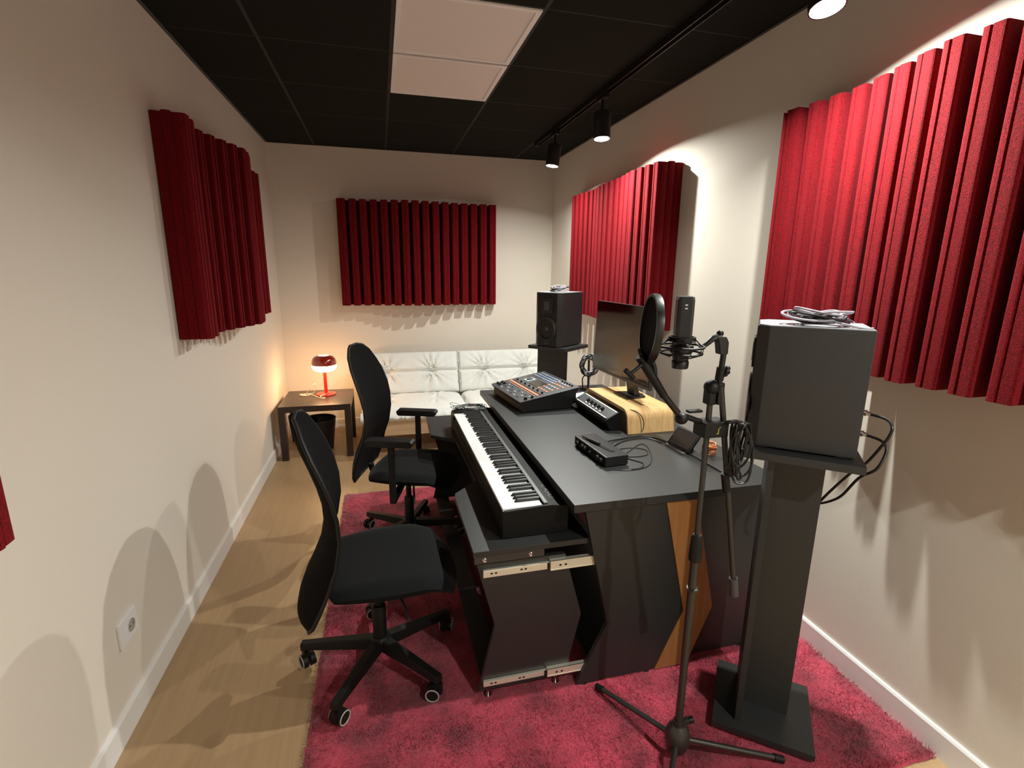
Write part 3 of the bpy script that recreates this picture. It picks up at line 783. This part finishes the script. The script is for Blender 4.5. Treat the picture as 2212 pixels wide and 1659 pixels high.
obj('ring_collar', lathe(B(), [(.0115,0),(.018,.001),(.018,.008),(.0115,.010)], (X0,Y0,.620), 6), 'darkmetal', t, world=True)
obj('clutch', lathe(B(), [(.012,0),(.017,.004),(.018,.02),(.015,.075),(.013,.082),(.012,.082)], (X0-.002,Y0,.715), 20), 'blkplastic', t, world=True, smooth=True)
obj('upper_tube', cyl(B(), (X0-.002,Y0,.79), (X0-.004,Y0,1.22), .0078, n=16), 'darkmetal', t, world=True, smooth=True)
pv = obj('pivot', sphere(B(), (X0-.006,Y0-.004,1.232), .021, .95), 'blkplastic', t, world=True, smooth=True)
bm = B(); box(bm, (X0-.018,Y0-.016,1.185), (X0+.002,Y0+.014,1.225)); box(bm, (X0+.006,Y0-.018,1.185), (X0+.024,Y0+.012,1.245)); obj('pivot_clamp', bm, 'blkplastic', t, world=True, bevel=.004)
tkb = B(); cyl(tkb, (X0+.022,Y0,1.262), (X0+.036,Y0-.002,1.266), .007, n=12); cyl(tkb, (X0+.030,Y0-.016,1.272), (X0+.036,Y0+.012,1.280), .006, n=12); sphere(tkb, (X0+.034,Y0-.006,1.281), .008)
obj('clutch_screw', tkb, 'blkplastic', t, world=True, smooth=True)
bo = obj('boom', cyl(B(), (X0+.018,Y0-.006,1.325), (X0+.013,Y0-.006,1.235), .0075, n=14), 'blkmetal', t, world=True, smooth=True)
obj('boom_collar', cyl(B(), (X0+.015,Y0-.006,1.285), (X0+.012,Y0-.006,1.250), .011, n=14), 'blkplastic', bo, world=True, smooth=True)
obj('boom_lower', cyl(B(), (X0+.016,Y0-.012,1.235), (1.860,Y0-.012,.640), .0078, n=14), 'darkmetal', bo, world=True, smooth=True)
obj('foam_grip', cyl(B(), (1.8585,Y0-.012,.648), (1.868,Y0-.012,.590), .0125, .0135, n=16), 'charc', bo, world=True, smooth=True, label='knurled grey grip at the boom end')
obj('boom_sleeve', cyl(B(), (1.788,Y0-.012,.985), (1.800,Y0-.012,.93), .0105, n=14), 'blkplastic', bo, world=True, smooth=True)

# shock mount bracket + mic
t = thing('condenser_microphone', 'black rectangular condenser microphone in a shock mount behind the pop filter', 'microphone', (1.626,-3.85,1.29))
mcx, mcy = 1.628, -3.852; Rm = Matrix.Translation((mcx,mcy,0)) @ Matrix.Rotation(math.radians(-22),4,'Z')
obj('body', box(B(), (-.0195,-.025,1.352), (.0195,.025,1.470), Rm), 'blkmetal', t, world=True, bevel=.007)
bm = box(B(), (-.0203,-.019,1.372), (.0203,.019,1.462), Rm); obj('grille', bm, 'spkfront', t, world=True, bevel=.002)
bm = B(); box(bm, (-.004,-.0262,1.4475), (.002,-.0248,1.4505), Rm); box(bm, (-.004,-.0262,1.439), (.002,-.0248,1.442), Rm); obj('white_mark', bm, 'stripe', t, world=True)
sm = obj('shock_mount', lathe(B(), [(.029,0),(.034,0),(.034,.012),(.029,.012)], (mcx,mcy,1.356), 28), 'blkplastic', t, world=True, smooth=True)
for z_, rr in ((1.343,.056),(1.326,.052)):
    obj('outer_ring', tube(B(), [(mcx+rr*math.cos(q*PI/12),mcy+rr*math.sin(q*PI/12),z_) for q in range(24)], .0030, closed=True), 'blkplastic', sm, world=True, smooth=True)
for q in range(8):
    a = q*PI/4+.2; a2 = a+.45
    obj('elastic', tube(B(), [(mcx+.032*math.cos(a),mcy+.032*math.sin(a),1.362),(mcx+.056*math.cos(a2),mcy+.056*math.sin(a2),1.341),(mcx+.054*math.cos(a2),mcy+.054*math.sin(a2),1.325),(mcx+.026*math.cos(a),mcy+.026*math.sin(a),1.314)], .0016, n=6), 'cableb', sm, world=True)
obj('lower_cup', lathe(B(), [(0,1.286),(.020,1.286),(.0215,1.292),(.0215,1.304),(.019,1.308),(.022,1.322),(.030,1.330),(.030,1.345),(0,1.350)], (mcx,mcy,0), 28), 'blkmetal', t, world=True, smooth=True)
br = obj('swivel_bracket', tube(B(), [(mcx+.054,mcy,1.336),(1.700,Y0-.002,1.348),(1.715,Y0-.003,1.362),(1.735,Y0-.004,1.366)], [.006,.006,.008,.010], n=10), 'blkmetal', t, world=True, smooth=True)
obj('bracket_block', prism(B(), [(1.722,1.368),(1.748,1.366),(1.756,1.352),(1.757,1.322),(1.752,1.318),(1.735,1.320),(1.730,1.345)], Y0-.014, Y0+.010, 'y'), 'blkmetal', br, world=True, bevel=.003)
obj('bracket_knob', sphere(B(), (1.735,Y0-.002,1.374), .009), 'blkplastic', br, world=True, smooth=True)

t = thing('pop_filter', 'round black pop filter on a jointed arm left of the microphone', 'pop filter', (1.545,-3.83,1.39))
na = math.radians(164); nn = Vector((math.cos(na),math.sin(na),.06)).normalized(); pc = Vector((1.546,-3.838,1.388))
rim = obj('rim', lathe(B(), [(.080,-.009),(.087,-.009),(.088,0),(.087,.009),(.080,.009),(.079,0),(.080,-.009)], pc, 56, nn), 'blkmetal', t, world=True, smooth=True)
obj('gauze', lathe(B(), [(0,-.004),(.080,-.004),(.080,.004),(0,.004)], pc, 48, nn), 'mesh', t, world=True, label='stretched black gauze disc')
jn = Vector((1.521,-3.85,1.318))
arm = obj('upper_arm', tube(B(), [(1.512,-3.850,1.320),(1.545,-3.852,1.274),(1.588,-3.854,1.214)], [.012,.0125,.010], n=14), 'blkplastic', t, world=True, smooth=True)
obj('tightening_knob', cyl(B(), (1.512,-3.862,1.300), (1.480,-3.868,1.280), .005, n=10), 'blkplastic', arm, world=True, smooth=True)
obj('knob_bar', cyl(B(), (1.466,-3.868,1.290), (1.490,-3.868,1.268), .0065, n=12), 'blkplastic', arm, world=True, smooth=True)
obj('rim_holder', tube(B(), [jn,(1.515,-3.845,1.335),(1.528,-3.842,1.322),(1.556,-3.845,1.296),(1.560,-3.85,1.262)], .0065, n=10, smooth=4), 'blkplastic', rim, world=True, smooth=True)
obj('lower_arm', cyl(B(), (1.583,-3.854,1.220), (1.632,-3.856,1.166), .0085, n=14), 'blkmetal', t, world=True, smooth=True)
bj = obj('ball_joint', sphere(B(), (1.644,-3.856,1.150), .017, .95), 'blkplastic', t, world=True, smooth=True)
obj('link_rod', cyl(B(), (1.655,-3.856,1.155), (1.703,-3.856,1.137), .0075, n=12), 'blkplastic', bj, world=True, smooth=True)
cl = obj('clamp_block', box(B(), (1.700,-3.884,1.098), (1.772,-3.830,1.140)), 'blkplastic', t, world=True, bevel=.003)
bm = B(); box(bm, (1.7385,-3.8852,1.108), (1.7415,-3.8838,1.128)); box(bm, (1.7385,-3.8852,1.125), (1.7455,-3.8838,1.128)); box(bm, (1.7345,-3.8852,1.108), (1.7385,-3.8838,1.111))
obj('gold_emblem', bm, 'gold', cl, world=True)
obj('clamp_lever', box(B(), (1.660,-3.866,1.165), (1.700,-3.848,1.172)), 'blkplastic', cl, world=True, bevel=.002)
# hanging coil
t = thing('hanging_cable', 'bundle of long black cable loops hanging from the microphone stand clamp', 'cable', (1.79,-3.86,1.14))
for k in range(8):
    hh = .122+.014*math.sin(k*2.1)+.005*k; ww = .010+.0036*k; ox = .006*math.sin(k*1.3); yy = -3.895-.003*(k%4)
    P = []
    for q in range(18):
        a = 2*PI*q/18; s = math.sin(a); c_ = math.cos(a)
        P.append((1.764+ox+.012+ww*(1+c_)*.9*(1 if c_>0 else .75), yy+.010*math.sin(a*2+k), 1.140-hh/2+hh/2*s))
    obj('loop', tube(B(), P, .0031, n=8, closed=True, smooth=3), 'cableb', t, world=True, smooth=True)
bm = tube(B(), [(1.782,-3.905,1.10),(1.786,-3.91,1.04),(1.792,-3.91,.995),(1.800,-3.91,.983),(1.806,-3.91,.988),(1.802,-3.908,1.004),(1.79,-3.905,1.02)], .0031, smooth=4)
obj('loose_tail', bm, 'cableb', t, world=True, smooth=True)
bm = tube(B(), [(1.757,-3.887,1.140),(1.762,-3.900,1.146),(1.778,-3.900,1.147),(1.79,-3.90,1.142)], .005, smooth=4)
obj('tie', bm, 'cableb', t, world=True, smooth=True)

# ================================================================= ON THE DESK
# synthesizer / groovebox
sr = math.radians(6.8)
M4 = Matrix.Translation((1.600,-2.425,DZ)) @ Matrix.Rotation(sr,4,'Z')
t = thing('groovebox', 'black box sequencer with knobs, buttons and an orange strip on the desk', 'synthesizer', M4=M4)
D, Wd = .357, .475
bm = B(); vsn = []
pts = [(.012,.004),(.012,.040),(0,.052),(0,.060),(D,.118),(D,.110),(D-.015,.085),(D-.015,.004)]
obj('body', prism(B(), pts, 0, Wd, 'y'), 'blkplastic', t, bevel=.002)
sl = math.atan2(.058,D); RS = Matrix.Translation((0,0,.0615)) @ Matrix.Rotation(-sl,4,'Y')
def onp(x, y, z=0): return RS @ Vector((x,y,z))
tp = obj('control_panel', box(B(), (-.004,-.004,-.001), (.365,Wd+.004,.003), RS), 'synthtop', t, bevel=.001)
proto = {}
def pbox(name, x, y, sx, sy, h_, m):
    key = (name,sx,sy,m); 
    if key not in proto:
        o = obj(name, box(B(), (-sx/2,-sy/2,0), (sx/2,sy/2,h_)), m, t, bevel=.0008); proto[key] = o; o.matrix_local = RS @ Matrix.Translation((x,y,.0032))
    else: share(proto[key], t, RS @ Matrix.Translation((x,y,.0032)))
def pknob(x, y, r, h_, m='knob'):
    key = ('k',r,m)
    if key not in proto:
        bm = lathe(B(), [(0,0),(r,0),(r*.9,h_),(0,h_)], n=16); box(bm, (r*.2,-.0008,h_), (r*.9,.0008,h_+.0006), mi=1)
        o = obj('knob', bm, m, t, mats=['stripe']); proto[key] = o; o.matrix_local = RS @ Matrix.Translation((x,y,.0032))
    else: share(proto[key], t, RS @ Matrix.Translation((x,y,.0032)) @ Matrix.Rotation(x*40+y*17,4,'Z'))
for r_ in range(3):
    for c_ in range(8):
        if (r_*8+c_) % 5 == 0: continue
        pbox('pad_button', .022+r_*.026, .045+c_*.052, .010, .018 if r_ < 2 else .014, .003, 'charc' if (c_+r_) % 2 else 'btn')
for q in range(4): pknob(.030+(q%2)*.03, Wd-.03-(q//2)*.035, .008, .012)
pknob(.040,.020,.010,.013); pknob(.080,.020,.008,.012)
pbox('orange_strip', .118, Wd/2, .015, Wd-.05, .004, 'btno')
for c_ in range(14): pbox('orange_button', .100, .040+c_*.030, .008, .016, .003, 'btno' if c_ % 3 else 'btn')
pbox('step_rail', .136, Wd/2, .006, Wd-.06, .003, 'charc')
for q in range(7): pknob(.155, .05+q*.062, .0065, .010)
pbox('display', .215, .245, .070, .120, .002, 'greyscreen')
pbox('jog_surround', .215, .365, .060, .070, .003, 'btn'); pknob(.215,.365,.022,.008,'charc')
for r_ in range(5):
    for c_ in range(4): pbox('program_button', .185+r_*.034, .055+c_*.036, .012, .022, .003, 'btn' if (r_*c_) % 3 else 'btno')
for r_ in range(3):
    for c_ in range(9): pbox('blue_button', .285+r_*.024, .19+c_*.030, .011, .020, .003, 'btnb' if (c_+r_) % 4 else 'btn')
for q in range(5): pknob(.340, .04+q*.030, .0055, .009)
for x in (.03,D-.03):
    for y in (.03,Wd-.03): obj('rubber_foot', cyl(B(), (x,y,0), (x,y,.005), .010, n=12), 'foot', t)

# knob controller leaning in front of the bamboo riser
t = thing('knob_controller', 'narrow black controller with five knobs and white stripes before the bamboo riser', 'controller', (1.96,-2.60,DZ))
kp = [(1.948,.761),(1.924,.812),(1.930,.820),(1.990,.852),(1.999,.846),(2.002,.761)]
obj('body', prism(B(), kp, -2.820, -2.395, 'y'), 'blkplastic', t, world=True, bevel=.002)
a_, b_ = Vector((1.930,0,.820)), Vector((1.990,0,.852)); dd = (b_-a_).normalized(); nz = Vector((-dd.z,0,dd.x))
def ctrl(f0, f1, ya, yb, h_, bm=None):
    bm = bm or B(); p = a_+dd*f0; q = a_+dd*f1
    return prism(bm, [(p.x+nz.x*.0002,p.z+nz.z*.0002),(q.x+nz.x*.0002,q.z+nz.z*.0002),(q.x+nz.x*h_,q.z+nz.z*h_),(p.x+nz.x*h_,p.z+nz.z*h_)], ya, yb, 'y')
obj('face_plate', ctrl(.004,.064,-2.816,-2.399,.0015), 'charc', t, world=True)
for f0, f1, ya, yb in ((.0005,.0055,-2.800,-2.42),(.060,.0655,-2.81,-2.42)):
    obj('white_stripe', ctrl(f0,f1,ya,yb,.0030), 'stripe', t, world=True)
for k in range(5):
    c0 = a_+dd*.034+nz*.0017; y = -2.700+k*.045
    kb = obj('knob', cyl(B(), (c0.x,y,c0.z), (c0.x+nz.x*.012,y,c0.z+nz.z*.012), .011, .009, n=16), 'knob', t, world=True, smooth=True)
    c1 = c0-dd*.018; obj('knob_mark', cyl(B(), (c1.x,y-.008,c1.z), (c1.x+nz.x*.006,y-.008,c1.z+nz.z*.006), .005, n=10), 'stripe', kb, world=True)
t = thing('white_controller', 'small white rounded device on the desk between sequencer and knob controller', 'device', (1.99,-2.29,DZ))
obj('shell', prism(B(), [(1.930,.762),(1.915,.778),(1.925,.790),(2.060,.806),(2.066,.762)], -2.392, -2.205, 'y'), 'white', t, world=True, bevel=.006)
obj('button', box(B(), (1.975,-2.345,.7965), (2.01,-2.315,.8015)), 'charc', t, world=True, bevel=.001)

# bamboo riser: curved bridge
t = thing('monitor_riser', 'curved bamboo monitor riser under the monitor', 'riser', (2.13,-2.63,DZ))
def arcp(rr, zt, yn, yf):
    P = [(yn+.0,DZ)]
    for q in range(9):
        a = q/8*PI/2; P.append((yn+.012+rr-rr*math.cos(a), zt-rr+rr*math.sin(a)))
    for q in range(9):
        a = PI/2-q/8*PI/2; P.append((yf-.012-rr+rr*math.cos(a), zt-rr+rr*math.sin(a)))
    P.append((yf,DZ)); return P
yn, yf = -2.885, -2.33
o1 = arcp(.055,.874,yn,yf); i1 = arcp(.040,.859,yn+.013,yf-.013)
bm = B()
A0 = [bm.verts.new((2.012,y,z)) for y,z in o1]; A1 = [bm.verts.new((2.262,y,z)) for y,z in o1]
B0 = [bm.verts.new((2.012,y,z)) for y,z in i1]; B1 = [bm.verts.new((2.262,y,z)) for y,z in i1]
for k in range(len(o1)-1):
    bm.faces.new((A0[k],A0[k+1],A1[k+1],A1[k])); bm.faces.new((B0[k],B1[k],B1[k+1],B0[k+1]))
    bm.faces.new((A0[k],B0[k],B0[k+1],A0[k+1])); bm.faces.new((A1[k],A1[k+1],B1[k+1],B1[k]))
bm.faces.new((A0[0],A1[0],B1[0],B0[0])); bm.faces.new((A0[-1],B0[-1],B1[-1],A1[-1]))
obj('board', bm, 'bamboo', t, world=True, smooth=True)
# monitor
mr = math.radians(2)
t = thing('computer_monitor', 'thin dark glossy computer monitor on the bamboo riser', 'monitor', (2.15,-2.59,.874))
Mm = Matrix.Translation((2.118,-2.53,0)) @ Matrix.Rotation(mr,4,'Z') @ Matrix.Translation((0,0,.96)) @ Matrix.Rotation(math.radians(2.3),4,'Y') @ Matrix.Translation((0,0,-.96))
obj('casing', box(B(), (.0005,-.312,.958), (.022,.312,1.358), Mm), 'darkmetal', t, world=True, bevel=.003)
obj('screen', box(B(), (-.003,-.309,.974), (0,.309,1.355), Mm), 'screen', t, world=True)
obj('chin', box(B(), (-.0035,-.310,.959), (0,.310,.973), Mm), 'charc', t, world=True)
st_ = obj('neck', prism(B(), [(2.148,1.08),(2.170,1.08),(2.186,.92),(2.200,.884),(2.165,.884),(2.158,.93)], -2.640, -2.560, 'y'), 'blkmetal', t, world=True, bevel=.002)
obj('foot_plate', prism(B(), [(2.105,-2.68),(2.220,-2.66),(2.235,-2.60),(2.220,-2.54),(2.105,-2.52),(2.095,-2.60)], .8745, .883, 'z'), 'blkmetal', t, world=True, bevel=.001)
obj('rear_brace', cyl(B(), (2.19,-2.60,.884), (2.165,-2.60,.99), .012, n=12), 'blkmetal', t, world=True)

# small audio interface
ir = math.radians(4)
M4 = Matrix.Translation((1.768,-3.105,DZ)) @ Matrix.Rotation(ir,4,'Z')
t = thing('audio_interface', 'small black box audio interface near the front edge of the desk', 'audio interface', M4=M4)
obj('case', box(B(), (-.050,-.142,.004), (.050,.142,.044)), 'blkmetal', t, bevel=.003)
obj('front_panel', box(B(), (-.053,-.140,.005), (-.0502,.140,.043)), 'blkplastic', t)
for y, r in ((-.115,.009),(-.085,.011),(-.02,.006),(.03,.0105),(.055,.0105),(.10,.0095)):
    obj('knob', lathe(B(), [(0,0),(r,0),(r*.9,.012),(0,.012)], (-.0532,y,.024), 18, (-1,0,0)), 'knob', t, smooth=True)
for x in (-.035,.035):
    for y in (-.12,.12): obj('rubber_foot', cyl(B(), (x,y,0), (x,y,.004), .008, n=12), 'foot', t)
zc = DZ+.0445
t = thing('adapter_plug', 'black jack adapter lying on top of the audio interface', 'plug', (1.74,-3.06,zc))
bm = B(); cyl(bm, (1.727,-3.000,zc+.006), (1.742,-3.060,zc+.006), .003, .0055, n=12); cyl(bm, (1.742,-3.060,zc+.0065), (1.758,-3.115,zc+.0065), .0062, n=12)
obj('plug_body', bm, 'blkplastic', t, world=True, smooth=True)
bm = B()
for s in (-1,1): tube(bm, [(1.758+.003*s,-3.114,zc+.004),(1.768+.006*s,-3.16,zc+.003),(1.782+.006*s,-3.20,zc+.003)], .002, smooth=4)
obj('twin_lead', bm, 'cableb', t, world=True, smooth=True)
z1 = DZ+.005
cable('jack_cable', 'thick black jack cable crossing the desk towards the microphone stand', [(1.838,-3.02,z1+.016),(1.87,-2.985,z1+.006),(1.93,-2.955,z1),(2.0,-2.940,z1),(2.06,-2.945,z1),(2.105,-2.98,z1),(2.13,-3.05,z1),(2.142,-3.15,z1),(2.148,-3.26,z1),(2.150,-3.36,z1),(2.152,-3.42,z1)], .0035, 'cableb', plug=((1.812,-3.045,z1+.022),(1.840,-3.018,z1+.016)))
cable('jack_cable', 'thinner black cable beside the thick jack cable on the desk', [(1.835,-3.06,z1+.012),(1.87,-3.03,z1),(1.93,-2.985,z1-.001),(2.01,-2.962,z1-.001),(2.065,-2.968,z1-.001),(2.09,-3.0,z1-.001),(2.10,-3.04,z1-.001)], .0026, 'cableb')
z2 = DZ+.002
t = thing('thin_wire', 'thin black wire lying in loose loops right of the audio interface', 'wire', (1.90,-3.15,DZ))
bm = tube(B(), [(1.83,-3.11,z2),(1.88,-3.07,z2),(1.95,-3.07,z2),(1.985,-3.11,z2),(1.96,-3.16,z2),(1.90,-3.17,z2),(1.86,-3.15,z2),(1.91,-3.10,z2),(2.0,-3.03,z2),(2.01,-3.08,z2),(1.96,-3.20,z2),(1.90,-3.275,z2),(1.82,-3.30,z2),(1.74,-3.28,z2)], .0017, n=6, smooth=8)
obj('wire', bm, 'cableb', t, world=True, smooth=True)
bm = tube(B(), [(1.835,-3.14,z2+.002),(1.87,-3.20,z2),(1.895,-3.245,z2),(1.865,-3.285,z2),(1.82,-3.29,z2)], .0022, n=6, smooth=8)
obj('short_wire', bm, 'cableb', t, world=True, smooth=True)
cable('controller_cable', 'thin black cable drooping from the knob controller over the bamboo riser', [(1.998,-2.80,.835),(2.025,-2.83,.866),(2.06,-2.855,.864),(2.082,-2.882,.842),(2.085,-2.90,.80),(2.06,-2.915,.766),(2.02,-2.93,.7635)], .0022, 'cableb')

# small touchscreen
t = thing('small_display', 'small black framed touchscreen leaning back on the desk by the riser', 'display', (2.15,-3.13,DZ))
Md = Matrix.Translation((2.128,-3.125,DZ+.008)) @ Matrix.Rotation(math.radians(7),4,'Z') @ Matrix.Rotation(math.radians(38),4,'Y')
obj('bezel', box(B(), (0,-.072,0), (.010,.072,.092), Md), 'blkplastic', t, world=True, bevel=.002)
obj('screen', box(B(), (-.0012,-.062,.010), (-.0002,.062,.083), Md), 'greyscreen', t, world=True)
obj('front_ledge', box(B(), (2.108,-3.195,DZ+.0005), (2.126,-3.060,DZ+.009)), 'chrome', t, world=True, bevel=.001)
obj('rear_stand', prism(B(), [(2.135,DZ+.0005),(2.195,DZ+.0005),(2.183,DZ+.070)], -3.150, -3.100, 'y'), 'blkplastic', t, world=True)
# copper coil
t = thing('copper_cable_bundle', 'small coiled bundle of copper coloured cable behind the microphone stand', 'cable', (2.22,-3.22,DZ))
for k in range(5):
    P = [(2.225+.026*math.cos(q*PI/9)+.003*math.sin(k*2+q), -3.215+.030*math.sin(q*PI/9)*(1 if k%2 else .85), DZ+.008+.010*k+.010*math.cos(q*PI/9+k)*.5+.004) for q in range(18)]
    obj('loop', tube(B(), P, .0042, n=8, closed=True), 'copper', t, world=True, smooth=True)
obj('tie', box(B(), (2.195,-3.232,DZ+.002), (2.212,-3.205,DZ+.048)), 'cableb', t, world=True, bevel=.002)
# cable holder with coils at the far end
t = thing('cable_holder', 'small black post holder at the far end of the desk', 'holder', (2.19,-1.95,DZ))
obj('base', lathe(B(), [(0,0),(.050,0),(.050,.008),(0,.010)], (2.19,-1.95,DZ), 28), 'blkmetal', t, world=True, smooth=True)
obj('post', cyl(B(), (2.20,-1.95,DZ+.008), (2.195,-1.95,.985), .0075, n=14), 'blkmetal', t, world=True, smooth=True)
obj('hook', tube(B(), [(2.195,-1.95,.985),(2.18,-1.955,.992),(2.165,-1.965,.985),(2.155,-1.97,.99)], .005, smooth=4), 'blkmetal', t, world=True, smooth=True)
for nm_, lb, mt, ph, dx in (('looped_cable','coil of black cable hung on the desk cable holder','cableb',0,0),('looped_cable','coil of pale grey cable hung on the desk cable holder','cablew',1.3,.008)):
    t = thing(nm_, lb, 'cable', (2.18,-1.965,.99), group='cable coils on the desk holder')
    P = []
    for k in range(60):
        a = k*2*PI/12+ph; f = .78+.22*math.sin(k*.9+ph*3)
        P.append((2.182+dx+.066*f*math.cos(a), -1.975-.002*(k%12)-.008*math.sin(k*.3+ph), .925+.072*f*math.sin(a)))
    P += [(2.15+dx*6,-1.98,.85),(2.146+dx*6,-1.98,.80),(2.150+dx*6,-1.975,.768)]
    obj('cable', tube(B(), P, .0040, n=8, smooth=4), mt, t, world=True, smooth=True)
